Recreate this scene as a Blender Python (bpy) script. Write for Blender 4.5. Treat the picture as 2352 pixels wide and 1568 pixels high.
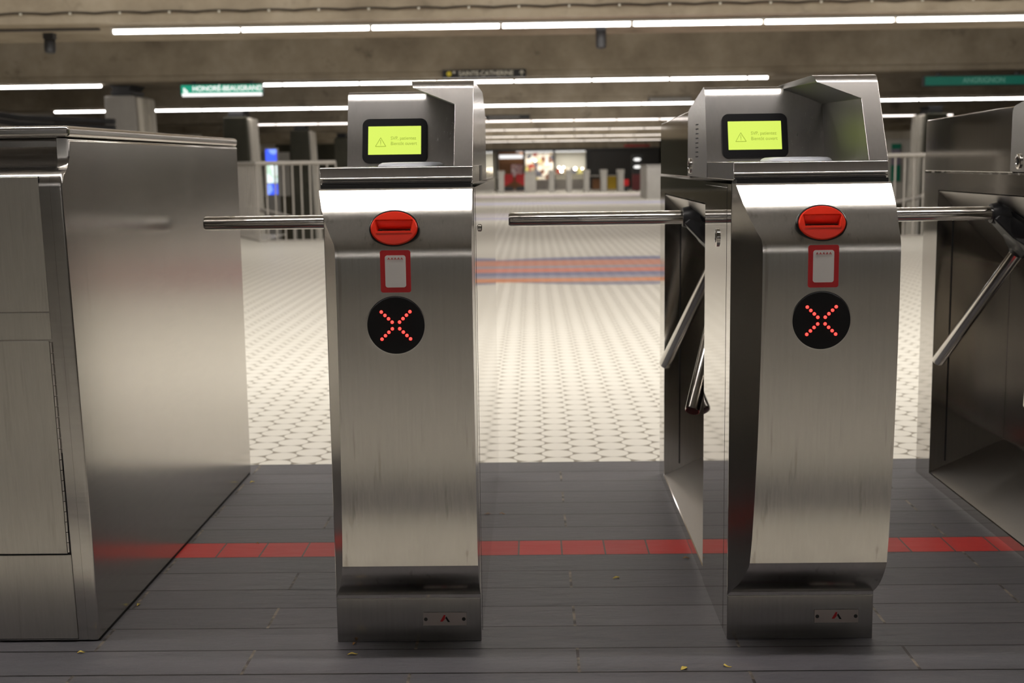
import bpy, bmesh, math, random
from mathutils import Vector, Matrix
random.seed(7)
S = bpy.context.scene
C = bpy.context.collection
PI = math.pi
for o in list(bpy.data.objects): bpy.data.objects.remove(o)

# ---------------------------------------------------------------- camera
def cam_setup():
    pitch, yaw, roll, fpx = .1405, .0170, .0136, 2910.97
    cy, sy = math.cos(yaw), math.sin(yaw)
    f = Vector((-sy*math.cos(pitch), cy*math.cos(pitch), -math.sin(pitch)))
    r = Vector((cy, sy, 0)); u = r.cross(f)
    c, s = math.cos(roll), math.sin(roll)
    r2 = r*c - u*s; u2 = u*c + r*s
    cd = bpy.data.cameras.new('camera'); co = bpy.data.objects.new('camera', cd); C.objects.link(co)
    m = Matrix((( r2.x, u2.x, -f.x, 0), (r2.y, u2.y, -f.y, 0), (r2.z, u2.z, -f.z, 1.05), (0,0,0,1)))
    co.matrix_world = m
    cd.sensor_width = 36; cd.lens = 36*fpx/2352
    cd.clip_start = .05; cd.clip_end = 300
    cd.dof.use_dof = True; cd.dof.focus_distance = 2.62; cd.dof.aperture_fstop = 5.6; cd.dof.aperture_blades = 0
    S.camera = co
cam_setup()
# ---------------------------------------------------------------- world, view
w = bpy.data.worlds.new('world'); S.world = w; w.use_nodes = True
w.node_tree.nodes['Background'].inputs[0].default_value = (1, .9, .78, 1)
w.node_tree.nodes['Background'].inputs[1].default_value = .012
S.view_settings.view_transform = 'Standard'; S.view_settings.look = 'None'
S.view_settings.exposure = 0.10; S.view_settings.gamma = 1.0
S.view_settings.use_curve_mapping = False
try:
    S.cycles.use_denoising = True; S.cycles.max_bounces = 7; S.cycles.diffuse_bounces = 3; S.cycles.glossy_bounces = 4; S.cycles.use_adaptive_sampling = True; S.cycles.adaptive_threshold = .02
    S.cycles.sample_clamp_indirect = 6; S.cycles.caustics_reflective = True; S.cycles.blur_glossy = .5
    S.cycles.denoising_prefilter = 'ACCURATE'
except Exception: pass
TUBE_E = 11.0      # emission of the fluorescent tubes
NEAR_E = 54.0      # tubes overhead at the gates
FADE = dict(far=1.0)

# unseen fill lamps added between the beams to brighten floor and beam faces
def bay_fill(y, z, e, tilt, x0=-9, x1=10, col=(1, .965, .915)):
    ld = bpy.data.lights.new('bay_fill', 'AREA'); ld.shape = 'RECTANGLE'; ld.size = x1-x0; ld.size_y = .25
    ld.energy = e; ld.color = col
    lo = bpy.data.objects.new('bay_fill', ld); C.objects.link(lo); lo.location = ((x0+x1)/2, y, z); lo.rotation_euler = (math.radians(tilt), 0, 0)
bay_fill(6.4, 3.2, 360, 18, -6, 8)
bay_fill(9.6, 3.2, 120, 25)
for _i, _e in enumerate((190, 190, 220, 270, 320, 340, 220)): bay_fill(15.2+8.42*_i, 3.22, _e, 28, *((-9, 9) if _i == 0 else (-4.5, 5.5)))
# ---------------------------------------------------------------- materials
def lin(c):
    c = c/255.
    return c/12.92 if c <= .04045 else ((c+.055)/1.055)**2.4
def srgb(r, g, b): return (lin(r), lin(g), lin(b), 1)
class NT:
    def __init__(s, name):
        s.m = bpy.data.materials.new(name); s.m.use_nodes = True
        s.t = s.m.node_tree; s.b = s.t.nodes['Principled BSDF']
    def n(s, typ, **kw):
        x = s.t.nodes.new(typ)
        for k, v in kw.items(): setattr(x, k, v)
        return x
    def L(s, a, b): s.t.links.new(a, b)
    def math(s, op, a, b=None, c=None, clamp=False):
        x = s.n('ShaderNodeMath', operation=op); x.use_clamp = clamp
        for i, v in enumerate((a, b, c)):
            if v is None: continue
            if isinstance(v, (int, float)): x.inputs[i].default_value = v
            else: s.L(v, x.inputs[i])
        return x.outputs[0]
    def mix(s, fac, a, b, typ='MIX'):
        x = s.n('ShaderNodeMix', data_type='RGBA', blend_type=typ)
        for i, v in ((0, fac), (6, a), (7, b)):
            if isinstance(v, (int, float, tuple)): x.inputs[i].default_value = v
            else: s.L(v, x.inputs[i])
        return x.outputs[2]
    def coords(s, kind='Object', scale=(1,1,1)):
        tc = s.n('ShaderNodeTexCoord'); mp = s.n('ShaderNodeMapping'); mp.inputs['Scale'].default_value = scale
        s.L(tc.outputs[kind], mp.inputs[0]); return mp.outputs[0]
    def noise(s, vec, scale, detail=3, rough=.5):
        x = s.n('ShaderNodeTexNoise'); x.inputs['Scale'].default_value = scale
        x.inputs['Detail'].default_value = detail; x.inputs['Roughness'].default_value = rough
        s.L(vec, x.inputs['Vector']); return x.outputs['Fac']
    def ramp(s, fac, stops):
        x = s.n('ShaderNodeValToRGB'); e = x.color_ramp.elements
        while len(e) < len(stops): e.new(.5)
        for el, (p, c) in zip(e, stops): el.position = p; el.color = c
        s.L(fac, x.inputs[0]); return x.outputs[0]
    def bump(s, h, strength, dist=.01):
        x = s.n('ShaderNodeBump'); x.inputs['Strength'].default_value = strength; x.inputs['Distance'].default_value = dist
        s.L(h, x.inputs['Height']); s.L(x.outputs[0], s.b.inputs['Normal'])
def plain(name, col, rough=.5, metal=0, emit=None, es=0, spec=None):
    k = NT(name); k.b.inputs['Base Color'].default_value = col
    k.b.inputs['Roughness'].default_value = rough; k.b.inputs['Metallic'].default_value = metal
    if spec is not None: k.b.inputs['Specular IOR Level'].default_value = spec
    v = k.coords(); f = k.noise(v, 9); k.L(k.mix(.12, col, k.ramp(f, [(.3, tuple(x*.7 for x in col[:3])+(1,)), (.7, tuple(min(1, x*1.2) for x in col[:3])+(1,))])), k.b.inputs['Base Color'])
    if emit:
        k.b.inputs['Emission Color'].default_value = emit; k.b.inputs['Emission Strength'].default_value = es
    return k.m
def steel(name, col, rough, streak=(60, 60, 1.5), var=.06, bump=.02, stain=.0, aniso=0.):
    k = NT(name)
    k.b.inputs['Metallic'].default_value = 1
    v = k.coords('Object', streak); f = k.noise(v, 2.6, 5, .75)
    v2 = k.coords('Object', (1, 1, 1)); f2 = k.noise(v2, 3.5, 4, .6)
    dark = tuple(x*.76 for x in col[:3])+(1,)
    base = k.mix(f, dark, col)
    if stain:
        v3 = k.coords('Object', (34, 34, 1.1)); f3 = k.noise(v3, 1.6, 3, .6)
        st = k.ramp(f3, [(.60, (0,0,0,1)), (.74, (1,1,1,1))])
        f4 = k.noise(v2, 6, 4, .6)
        base = k.mix(k.math('MULTIPLY', k.math('MULTIPLY', st, f4), stain), base, (.16, .14, .11, 1))
    k.L(base, k.b.inputs['Base Color'])
    k.L(k.math('ADD', k.math('MULTIPLY', k.math('ADD', f, f2), var), rough-var), k.b.inputs['Roughness'])
    if aniso: k.b.inputs['Anisotropic'].default_value = aniso
    if bump: k.bump(f, bump, .002)
    return k.m
M = {}
STC = (.61, .585, .56, 1)
M['steel'] = steel('brushed_steel', STC, .20, stain=.0, bump=0, var=.02)
M['steelhead'] = steel('brushed_head_steel', (.64,.62,.60,1), .27, stain=0, bump=0, var=.012)
M['front'] = steel('brushed_front_steel', (.67,.645,.60,1), .225, stain=.9, bump=.0)
M['side'] = steel('polished_side_steel', (.64, .62, .60, 1), .055, var=.01, bump=.0)
M['chamfer'] = steel('satin_steel', (.38, .37, .35, 1), .22, bump=.02)
M['inner'] = steel('hood_darkened_steel', (.27, .265, .25, 1), .42, bump=0)  # inner hood faces darkened in colour to weaken the screen's green reflection
M['cab'] = steel('worn_cabinet_steel', (.60, .575, .54, 1), .21, streak=(3, 3, 40), var=.045, stain=.25, bump=0)
M['cabfront'] = steel('worn_door_steel', (.66, .635, .58, 1), .33, stain=.35)
M['chrome'] = steel('chromed_tube', (.72, .70, .67, 1), .10, streak=(1, 1, 1), var=.01, bump=0)
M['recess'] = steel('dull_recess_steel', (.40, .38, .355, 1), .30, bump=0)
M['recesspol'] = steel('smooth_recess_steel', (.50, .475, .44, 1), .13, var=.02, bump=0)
M['black'] = plain('black_plastic', (.010, .010, .011, 1), .30, spec=.22)
M['gap'] = plain('dark_gap', (.006, .006, .006, 1), .8)
M['hub'] = plain('black_cast_hub', (.012, .012, .014, 1), .38)
M['red'] = plain('red_plastic', srgb(236, 50, 26), .32)
M['redst'] = plain('red_sticker', srgb(190, 26, 32), .45)
M['whitest'] = plain('white_sticker', srgb(228, 224, 222), .45)
M['pad'] = plain('pale_reader_plastic', srgb(190, 192, 200), .35)
M['led'] = plain('red_led', (1, .02, .015, 1), .4, emit=(1, .028, .022, 1), es=4.2)
M['screen'] = plain('lit_lcd', srgb(60, 80, 10), .35, emit=srgb(216, 238, 98), es=.93)
M['ink'] = plain('lcd_ink', srgb(120, 140, 40), .6, emit=srgb(128, 146, 44), es=.75)
M['plate'] = plain('engraved_plate', srgb(176, 166, 162), .5, metal=0)
M['rubber'] = plain('dark_screw', (.02, .02, .02, 1), .6)
M['leaf'] = plain('dry_yellow_leaf', srgb(214, 190, 90), .7)
M['leaf2'] = plain('brown_leaf_scrap', srgb(150, 110, 60), .7)
M['tube'] = plain('fluorescent_tube', (1, 1, 1, 1), .4, emit=(1, .95, .91, 1), es=TUBE_E)
M['tubenear'] = plain('fluorescent_tube_over_gates', (1, 1, 1, 1), .4, emit=(1, .95, .92, 1), es=NEAR_E)
M['tubeback'] = plain('fluorescent_tube_entrance', (1, 1, 1, 1), .4, emit=(1, .95, .92, 1), es=22)
M['tubemid'] = plain('faint_fluorescent_tube', (1, 1, 1, 1), .4, emit=(1, .90, .84, 1), es=TUBE_E*.25)
M['tubefar'] = plain('dim_fluorescent_tube', (1, 1, 1, 1), .4, emit=(1, .88, .78, 1), es=TUBE_E*.11)
M['batten'] = plain('painted_batten', srgb(150, 145, 135), .5)
M['railm'] = plain('pale_painted_rail', srgb(168, 162, 154), .4)
M['darkm'] = plain('dark_metal', (.02, .02, .022, 1), .5)
M['cable'] = plain('dark_cable', srgb(50, 42, 34), .7)
M['clip'] = plain('pale_clip', srgb(200, 195, 180), .5)
M['green'] = plain('lit_green_sign', srgb(0, 130, 105), .4, emit=srgb(0, 150, 120), es=.75)
M['greenD'] = plain('faint_glow_green_sign', srgb(0, 110, 92), .5, emit=srgb(0, 95, 80), es=.25)  # weak glow added to brighten the dark sign face, its lettering likewise
M['signw'] = plain('sign_white', (.8, .8, .8, 1), .5, emit=(1, 1, 1, 1), es=.9)
M['signD'] = plain('sign_white_dim', srgb(120, 170, 155), .5, emit=srgb(60, 130, 115), es=.25)
M['signb'] = plain('sign_black', (.012, .012, .012, 1), .6)
M['paint'] = plain('sign_white_paint', srgb(225, 220, 205), .6)
M['yellow'] = plain('sign_yellow_paint', srgb(235, 215, 60), .6)
M['greysign'] = plain('grey_sign', srgb(150, 146, 140), .6)
M['redp'] = plain('red_panel', srgb(190, 20, 22), .5)
M['brown'] = plain('brown_wood', srgb(120, 78, 40), .6)
M['yellowp'] = plain('yellow_panel', srgb(190, 155, 25), .6)
M['bulb'] = plain('warm_bulb', (1, .9, .7, 1), .4, emit=(1, .88, .70, 1), es=9)
def concrete(name, c1, c2, c3, sc=1.0):
    k = NT(name); v = k.coords('Object'); 
    f = k.noise(v, .9*sc, 6, .62); f2 = k.noise(v, 5*sc, 4, .6); f3 = k.noise(v, 2.2*sc, 3, .7)
    a = k.ramp(f, [(.30, c1), (.52, c2), (.72, c3)])
    a = k.mix(k.math('MULTIPLY', f2, .45), a, c1)
    st = k.ramp(f3, [(.60, (0,0,0,1)), (.74, (1,1,1,1))])
    a = k.mix(k.math('MULTIPLY', st, .6), a, tuple(x*.45 for x in c1[:3])+(1,))
    k.L(a, k.b.inputs['Base Color']); k.b.inputs['Roughness'].default_value = .85
    k.bump(f2, .2, .01); return k.m
M['conc'] = concrete('board_marked_concrete', srgb(124, 112, 95), srgb(165, 153, 133), srgb(188, 177, 159))
M['concdark'] = concrete('grey_green_concrete', srgb(66, 66, 56), srgb(84, 82, 70), srgb(98, 94, 82))
M['concgrey'] = concrete('grey_concrete', srgb(150, 146, 140), srgb(168, 164, 158), srgb(180, 176, 170))
M['pale'] = concrete('pale_plaster', srgb(190, 184, 172), srgb(205, 198, 186), srgb(214, 208, 198))
M['fin'] = concrete('lit_pale_fin', srgb(205, 198, 184), srgb(216, 210, 198), srgb(224, 218, 206))
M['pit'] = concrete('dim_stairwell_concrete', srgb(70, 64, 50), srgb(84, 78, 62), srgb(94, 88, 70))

def white_tile():
    k = NT('round_mosaic_tile'); tc = k.n('ShaderNodeTexCoord'); sp = k.n('ShaderNodeSeparateXYZ'); k.L(tc.outputs['Object'], sp.inputs[0])
    X, Y = sp.outputs[0], sp.outputs[1]
    PX, PY, r = .2012, .1162, .0565
    # a gentle wobble keeps the hand-set look
    def cell(ox, oy):
        fx = k.math('SUBTRACT', k.math('FRACT', k.math('DIVIDE', k.math('SUBTRACT', X, ox), PX)), .5)
        fy = k.math('SUBTRACT', k.math('FRACT', k.math('DIVIDE', k.math('SUBTRACT', Y, oy), PY)), .5)
        dx = k.math('MULTIPLY', fx, PX); dy = k.math('MULTIPLY', fy, PY)
        return k.math('SQRT', k.math('ADD', k.math('MULTIPLY', dx, dx), k.math('MULTIPLY', dy, dy)))
    x0, y0 = -.018-PX/2, 4.447-PY/2
    d = k.math('MINIMUM', cell(x0, y0), cell(x0+PX/2, y0+PY/2))
    mask = k.math('MULTIPLY', k.math('SUBTRACT', d, r-.0006), 900, clamp=True)
    v = tc.outputs['Object']
    f = k.noise(v, .6, 3); f2 = k.noise(v, 14, 2)
    tile = k.mix(f, srgb(224, 220, 209), srgb(236, 232, 222)); tile = k.mix(k.math('MULTIPLY', f2, .25), tile, srgb(210, 203, 190))
    col = k.mix(mask, tile, srgb(146, 138, 124))
    # coloured bands laid in the floor
    def band(y0, y1, x0, x1, col, c, bow=0.0):
        nonlocal_col = c
        yy = Y
        if bow:
            t = k.math('POWER', k.math('MULTIPLY', k.math('SUBTRACT', .8, X, clamp=False), .8, clamp=True), 2)
            yy = k.math('ADD', Y, k.math('MULTIPLY', t, bow))
        m = k.math('MULTIPLY', k.math('GREATER_THAN', yy, y0), k.math('LESS_THAN', yy, y1))
        m = k.math('MULTIPLY', m, k.math('MULTIPLY', k.math('GREATER_THAN', X, x0), k.math('LESS_THAN', X, x1)))
        m = k.math('MULTIPLY', m, .88)
        return k.mix(m, col, c)
    blue, lav, org = srgb(104, 112, 158), srgb(158, 152, 170), srgb(222, 128, 84)
    x0, x1 = -.52, 2.95
    col = band(13.62, 14.08, x0, x1, col, blue, .40)
    col = band(10.82, 11.14, x0, x1, col, srgb(134, 134, 156), -.50)
    for a, b, c in ((12.9, 13.62, srgb(214, 132, 100)), (12.6, 12.9, lav), (12.15, 12.6, srgb(226, 122, 92)), (11.78, 12.15, blue), (11.5, 11.78, lav), (11.14, 11.5, srgb(228, 140, 78))):
        col = band(a, b, x0, x1, col, c)
    for a, b, c in ((23.4, 24.6, srgb(176, 172, 196)), (25.2, 26.2, srgb(198, 190, 204)), (31.5, 33.5, srgb(180, 178, 204)), (38, 41, srgb(196, 184, 190))):
        col = band(a, b, -3, 8, col, c)
    k.L(col, k.b.inputs['Base Color'])
    k.L(k.math('ADD', k.math('MULTIPLY', mask, .3), .34), k.b.inputs['Roughness'])
    k.b.inputs['Specular IOR Level'].default_value = .35
    k.bump(k.math('SUBTRACT', 1, mask), .25, .001)
    return k.m
def slate():
    k = NT('slate_plank'); tc = k.n('ShaderNodeTexCoord')
    def mapped(loc):
        mp = k.n('ShaderNodeMapping'); mp.inputs['Location'].default_value = loc; k.L(tc.outputs['Object'], mp.inputs[0]); return mp.outputs[0]
    def brick(vec, bw, rh, ms, c1, c2, mc, off=.5):
        b = k.n('ShaderNodeTexBrick'); b.offset = off; b.offset_frequency = 2; b.squash = 1; b.squash_frequency = 1
        b.inputs['Scale'].default_value = 1; b.inputs['Brick Width'].default_value = bw; b.inputs['Row Height'].default_value = rh
        b.inputs['Mortar Size'].default_value = ms; b.inputs['Mortar Smooth'].default_value = .0; b.inputs['Bias'].default_value = 0
        b.inputs['Color1'].default_value = c1; b.inputs['Color2'].default_value = c2; b.inputs['Mortar'].default_value = mc
        k.L(vec, b.inputs['Vector']); return b
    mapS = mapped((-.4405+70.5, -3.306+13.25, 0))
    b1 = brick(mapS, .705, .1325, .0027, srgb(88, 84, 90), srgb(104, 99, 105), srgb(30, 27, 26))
    b2 = brick(mapped((-.0812+11.75, -3.306+13.25, 0)), .1174, .1325, .0022, srgb(176, 46, 44), srgb(196, 44, 40), srgb(84, 72, 68), off=0)
    sp = k.n('ShaderNodeSeparateXYZ'); k.L(tc.outputs['Object'], sp.inputs[0]); Y = sp.outputs[1]
    rm = k.math('MULTIPLY', k.math('GREATER_THAN', Y, 3.308), k.math('LESS_THAN', Y, 3.437))
    mp = k.n('ShaderNodeMapping'); mp.inputs['Scale'].default_value = (3.2, 16, 1); k.L(tc.outputs['Object'], mp.inputs[0])
    f = k.n('ShaderNodeTexNoise'); f.inputs['Scale'].default_value = 2.2; f.inputs['Detail'].default_value = 7; f.inputs['Roughness'].default_value = .68; f.inputs['Distortion'].default_value = .8
    k.L(mp.outputs[0], f.inputs['Vector']); f = f.outputs['Fac']
    f2 = k.noise(tc.outputs['Object'], 2.5, 4)
    tone = k.mix(k.math('MULTIPLY', f2, .8), b1.outputs['Color'], srgb(78, 82, 82))
    tone = k.mix(k.math('MULTIPLY', k.ramp(f, [(.5, (0,0,0,1)), (.8, (1,1,1,1))]), .35), tone, srgb(128, 122, 120))
    tone = k.mix(b1.outputs['Fac'], tone, srgb(20, 18, 17))
    # pale dusty grout in the end joints
    row = k.math('FLOOR', k.math('DIVIDE', k.math('SUBTRACT', Y, 3.306), .1325))
    par = k.math('MULTIPLY', k.math('FRACT', k.math('MULTIPLY', row, .5)), 2)
    fx = k.math('FRACT', k.math('ADD', k.math('DIVIDE', k.math('SUBTRACT', k.math('SUBTRACT', sp.outputs[0], .088), k.math('MULTIPLY', par, .3525)), .705), .5))
    vd = k.math('MULTIPLY', k.math('ABSOLUTE', k.math('SUBTRACT', fx, .5)), .705)
    vj = k.math('LESS_THAN', vd, .0032)
    f3 = k.noise(tc.outputs['Object'], 22, 3)
    tone = k.mix(vj, tone, k.ramp(f3, [(.42, srgb(44, 38, 34)), (.6, srgb(132, 122, 106))]))
    col = k.mix(rm, tone, b2.outputs['Color'])
    k.L(col, k.b.inputs['Base Color'])
    mor = k.mix(rm, b1.outputs['Fac'], b2.outputs['Fac'])
    h = k.math('SUBTRACT', k.math('MULTIPLY', f, k.math('SUBTRACT', 1, k.math('MULTIPLY', rm, .8))), mor)
    k.L(k.math('ADD', k.math('MULTIPLY', f, .2), .36), k.b.inputs['Roughness'])
    k.b.inputs['Specular IOR Level'].default_value = .4
    k.bump(h, 1.0, .0045)
    return k.m
M['tile'] = white_tile(); M['slate'] = slate()
def stripes(name, cols, axis=0, scale=3.0, emit=0):
    """goods / poster colours in irregular patches"""
    k = NT(name); v = k.coords('Object', (1, 1, 1)); vo = k.n('ShaderNodeTexVoronoi'); vo.inputs['Scale'].default_value = scale
    k.L(v, vo.inputs['Vector'])
    sp = k.n('ShaderNodeSeparateColor'); k.L(vo.outputs['Color'], sp.inputs[0])
    n = len(cols); st = [(i/float(n), c) for i, c in enumerate(cols)]
    c = k.ramp(sp.outputs[0], st); k.t.nodes[-1].color_ramp.interpolation = 'CONSTANT'
    for nd in k.t.nodes:
        if nd.type == 'VALTORGB': nd.color_ramp.interpolation = 'CONSTANT'
    k.L(c, k.b.inputs['Base Color']); k.b.inputs['Roughness'].default_value = .5
    if emit: k.L(c, k.b.inputs['Emission Color']); k.b.inputs['Emission Strength'].default_value = emit
    return k.m
M['goods'] = stripes('shop_goods', [srgb(180,160,130), srgb(220,215,205), srgb(120,80,60), srgb(200,190,170), srgb(90,90,100), srgb(235,225,210), srgb(160,60,50), srgb(210,200,120)], scale=3.5)
M['shopwall'] = plain('bright_shop_interior', srgb(230, 228, 215), .6)
M['poster'] = stripes('poster_paper', [srgb(225,205,210), srgb(190,150,160), srgb(240,225,225), srgb(210,170,170)], scale=5)
M['blue'] = stripes('lit_blue_screen', [srgb(60,90,240), srgb(120,150,250), srgb(70,80,230)], scale=4, emit=1.3)
M['cyanw'] = stripes('lit_white_screen', [srgb(215,240,245), srgb(235,250,250), srgb(190,220,200)], scale=4, emit=1.1)
M['teal'] = plain('teal_panel', srgb(20, 130, 100), .5)

# ---------------------------------------------------------------- mesh helpers
class MB:
    def __init__(s): s.bm = bmesh.new()
    def faces(s, vs, fs):
        v = [s.bm.verts.new(p) for p in vs]
        for f in fs:
            try: s.bm.faces.new([v[i] for i in f])
            except ValueError: pass
        return s
    def box(s, x0, x1, y0, y1, z0, z1):
        vs = [(x, y, z) for z in (z0, z1) for y in (y0, y1) for x in (x0, x1)]
        return s.faces(vs, [(0,2,3,1), (4,5,7,6), (0,1,5,4), (2,6,7,3), (0,4,6,2), (1,3,7,5)])
    def prism(s, poly, axis, a, b):
        """extrude a 2-D outline along an axis; axis x: poly=(y,z), y: (x,z), z: (x,y)"""
        def P(p, t): return {'x': (t, p[0], p[1]), 'y': (p[0], t, p[1]), 'z': (p[0], p[1], t)}[axis]
        n = len(poly); vs = [P(p, a) for p in poly]+[P(p, b) for p in poly]
        fs = [tuple(range(n)), tuple(range(2*n-1, n-1, -1))]+[(i, (i+1) % n, n+(i+1) % n, n+i) for i in range(n)]
        return s.faces(vs, fs)
    def tube(s, p0, p1, r0, r1=None, n=24, caps=True):
        r1 = r0 if r1 is None else r1
        p0, p1 = Vector(p0), Vector(p1); d = (p1-p0).normalized()
        a = d.orthogonal().normalized(); b = d.cross(a)
        vs = []
        for p, r in ((p0, r0), (p1, r1)):
            for i in range(n):
                t = 2*PI*i/n; vs.append(tuple(p+a*(r*math.cos(t))+b*(r*math.sin(t))))
        fs = [(i, (i+1) % n, n+(i+1) % n, n+i) for i in range(n)]
        if caps: fs += [tuple(range(n-1, -1, -1)), tuple(range(n, 2*n))]
        return s.faces(vs, fs)
    def lathe(s, p0, d, prof, n=32):
        """prof: (distance along d, radius)"""
        p0, d = Vector(p0), Vector(d).normalized(); a = d.orthogonal().normalized(); b = d.cross(a)
        vs = []
        for t, r in prof:
            for i in range(n):
                q = 2*PI*i/n; vs.append(tuple(p0+d*t+a*(r*math.cos(q))+b*(r*math.sin(q))))
        fs = [(k*n+i, k*n+(i+1) % n, (k+1)*n+(i+1) % n, (k+1)*n+i) for k in range(len(prof)-1) for i in range(n)]
        fs += [tuple(range(n-1, -1, -1)), tuple(range((len(prof)-1)*n, len(prof)*n))]
        return s.faces(vs, fs)
    def rrect(s, w, h, r, t, n=8):
        """rounded rectangle plate centred at 0 in XZ, from y=0 (back) to y=-t (front)"""
        pts = []
        for cx, cz, a0 in ((w/2-r, h/2-r, 0), (-w/2+r, h/2-r, 90), (-w/2+r, -h/2+r, 180), (w/2-r, -h/2+r, 270)):
            for i in range(n+1):
                a = math.radians(a0+90*i/n); pts.append((cx+r*math.cos(a), cz+r*math.sin(a)))
        return s.prism(pts, 'y', 0, -t)
    def build(s, name, mat, parent=None, smooth=None, bevel=0, seg=2, matrix=None, bang=40):
        bm = s.bm
        if matrix is not None: bmesh.ops.transform(bm, matrix=matrix, verts=bm.verts)
        bmesh.ops.remove_doubles(bm, verts=bm.verts, dist=1e-6)
        bmesh.ops.recalc_face_normals(bm, faces=bm.faces)
        me = bpy.data.meshes.new(name); bm.to_mesh(me); bm.free()
        me.materials.append(M[mat] if isinstance(mat, str) else mat)
        if smooth is not None:
            for p in me.polygons: p.use_smooth = True
            me.set_sharp_from_angle(angle=math.radians(smooth))
        o = bpy.data.objects.new(name, me); C.objects.link(o)
        if parent is not None: o.parent = parent
        if bevel:
            m = o.modifiers.new('bevel', 'BEVEL'); m.width = bevel; m.segments = seg; m.limit_method = 'ANGLE'; m.angle_limit = math.radians(bang)
            m.harden_normals = True
            for p in me.polygons: p.use_smooth = True
            me.set_sharp_from_angle(angle=math.radians(smooth or 35))
        return o
def tag(o, label, cat, group=None, kind=None):
    o['label'] = label; o['category'] = cat
    if group: o['group'] = group
    if kind: o['kind'] = kind
    return o
def struct(o): o['kind'] = 'structure'; return o
def thing(name, loc, label, cat, group=None, rz=0):
    o = bpy.data.objects.new(name, None); o.empty_display_size = .1; C.objects.link(o)
    o.location = loc; o.rotation_euler = (0, 0, rz); return tag(o, label, cat, group)
def copy_tree(o, parent=None):
    c = o.copy(); C.objects.link(c)
    if parent is not None: c.parent = parent
    for ch in [x for x in bpy.data.objects if x.parent == o]: copy_tree(ch, c)
    return c
def text_mesh(txt, size, mat, name, parent, loc, rot, depth=.0004, align='LEFT', shear=0, sx=1.0, weight=0):
    cu = bpy.data.curves.new('txt', 'FONT'); cu.body = txt; cu.size = size; cu.extrude = depth; cu.align_x = align; cu.align_y = 'CENTER'
    cu.offset = weight; cu.shear = shear
    t = bpy.data.objects.new('txt', cu); C.objects.link(t)
    dg = bpy.context.evaluated_depsgraph_get(); dg.update()
    me = bpy.data.meshes.new_from_object(t.evaluated_get(dg)); bpy.data.objects.remove(t)
    me.transform(Matrix.Diagonal((sx, 1, 1, 1)))
    me.materials.clear(); me.materials.append(M[mat])
    o = bpy.data.objects.new(name, me); C.objects.link(o); o.parent = parent; o.location = loc; o.rotation_euler = rot
    return o
R90 = (PI/2, 0, 0)

# ================================================================ FLOOR
# white mosaic floor round the two stair openings; it falls gently beyond 30 m
def floor_mesh():
    mb = MB(); zf = lambda y: 0 if y <= 44 else max(-.57, -.57*(y-44)/14)
    ys = [4.375, 10, 16.95, 17.65, 19.5, 30, 44, 48, 58, 80]
    def quad(x0, x1, y0, y1): mb.faces([(x0,y0,zf(y0)), (x1,y0,zf(y0)), (x1,y1,zf(y1)), (x0,y1,zf(y1))], [(0,1,2,3)])
    X0, X1 = -14, 16
    for a, b in zip(ys[:-1], ys[1:]):
        segs = [(X0, X1)]
        if 16.9 < a and b <= 44.01:
            r = (4.7, 11.5)
            l = (-9.2, -2.75) if a >= 19.4 else ((-3.77, -2.75) if a >= 17.6 else None)
            segs = ([(X0, l[0]), (l[1], r[0])] if l else [(X0, r[0])])+[(r[1], X1)]
        for s0, s1 in segs: quad(s0, s1, a, b)
    # triangle beside the slanting stair edge, in front of y = 19.5
    return mb
fl = floor_mesh()
o = fl.build('floor', 'tile'); struct(o)
for y0, y1, m_ in ((-34, 1.62, 'tile'), (1.62, 1.98, 'slate'), (1.98, 2.372, 'tile')):  # the slate band here is unseen, added to darken the steel's reflection
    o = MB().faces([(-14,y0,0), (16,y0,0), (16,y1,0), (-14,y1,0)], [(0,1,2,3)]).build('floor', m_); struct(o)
o = MB().faces([(-14,2.372,0), (16,2.372,0), (16,4.375,0), (-14,4.375,0)], [(0,1,2,3)]).build('floor', 'slate'); struct(o)
# stairwells: side walls and the landing far below
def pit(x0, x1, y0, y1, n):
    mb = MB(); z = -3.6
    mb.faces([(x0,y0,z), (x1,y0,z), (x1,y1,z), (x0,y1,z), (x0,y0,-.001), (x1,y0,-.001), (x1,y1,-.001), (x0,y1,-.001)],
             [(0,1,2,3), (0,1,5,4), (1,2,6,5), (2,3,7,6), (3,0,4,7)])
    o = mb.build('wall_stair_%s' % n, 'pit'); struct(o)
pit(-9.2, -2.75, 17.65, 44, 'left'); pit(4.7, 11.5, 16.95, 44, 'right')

# ================================================================ SHELL
o = MB().box(-14.2, -14, -34, 80, -1, 3.6).build('wall_left', 'pale'); struct(o)
o = MB().box(16, 16.2, -34, 80, -1, 3.6).build('wall_right', 'pale'); struct(o)
o = MB().box(-14, 16, -34.2, -34, -1, 3.6).build('wall_back', 'concgrey'); struct(o)
o = MB().box(-14, 16, 79.8, 80, -1, 3.6).build('wall_far', 'concdark'); struct(o)
o = MB().box(-14, 16, -34, 5, 3.3, 3.5).build('ceiling', 'concgrey'); struct(o)
o = MB().box(-14, 16, 5, 80, 3.3, 3.5).build('ceiling', 'conc'); struct(o)
ROWZ = [2.38, 2.38, 2.36, 2.275, 2.22, 2.15, 2.085]
ROWY = [12.46 + 8.42*i for i in range(7)]
ti = 0
for yb, zb in [(-6.3, 2.44), (2.02, 2.44)] + list(zip(ROWY, ROWZ)):
    ti += 1
    yb0 = yb-.16
    mb = MB()
    # cross-beam: flat face toward the gates, small step for the cable run
    mb.prism([(yb0+.12, zb+.005), (yb0, zb+.03), (yb0, zb+.115), (yb0-.035, zb+.125), (yb0-.035, 3.3), (yb0+1.5, 3.3), (yb0+1.5, zb+.005)], 'x', -14, 16)
    o = mb.build('trim_%d' % ti, 'concgrey' if yb < 5 else 'conc'); struct(o)

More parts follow.
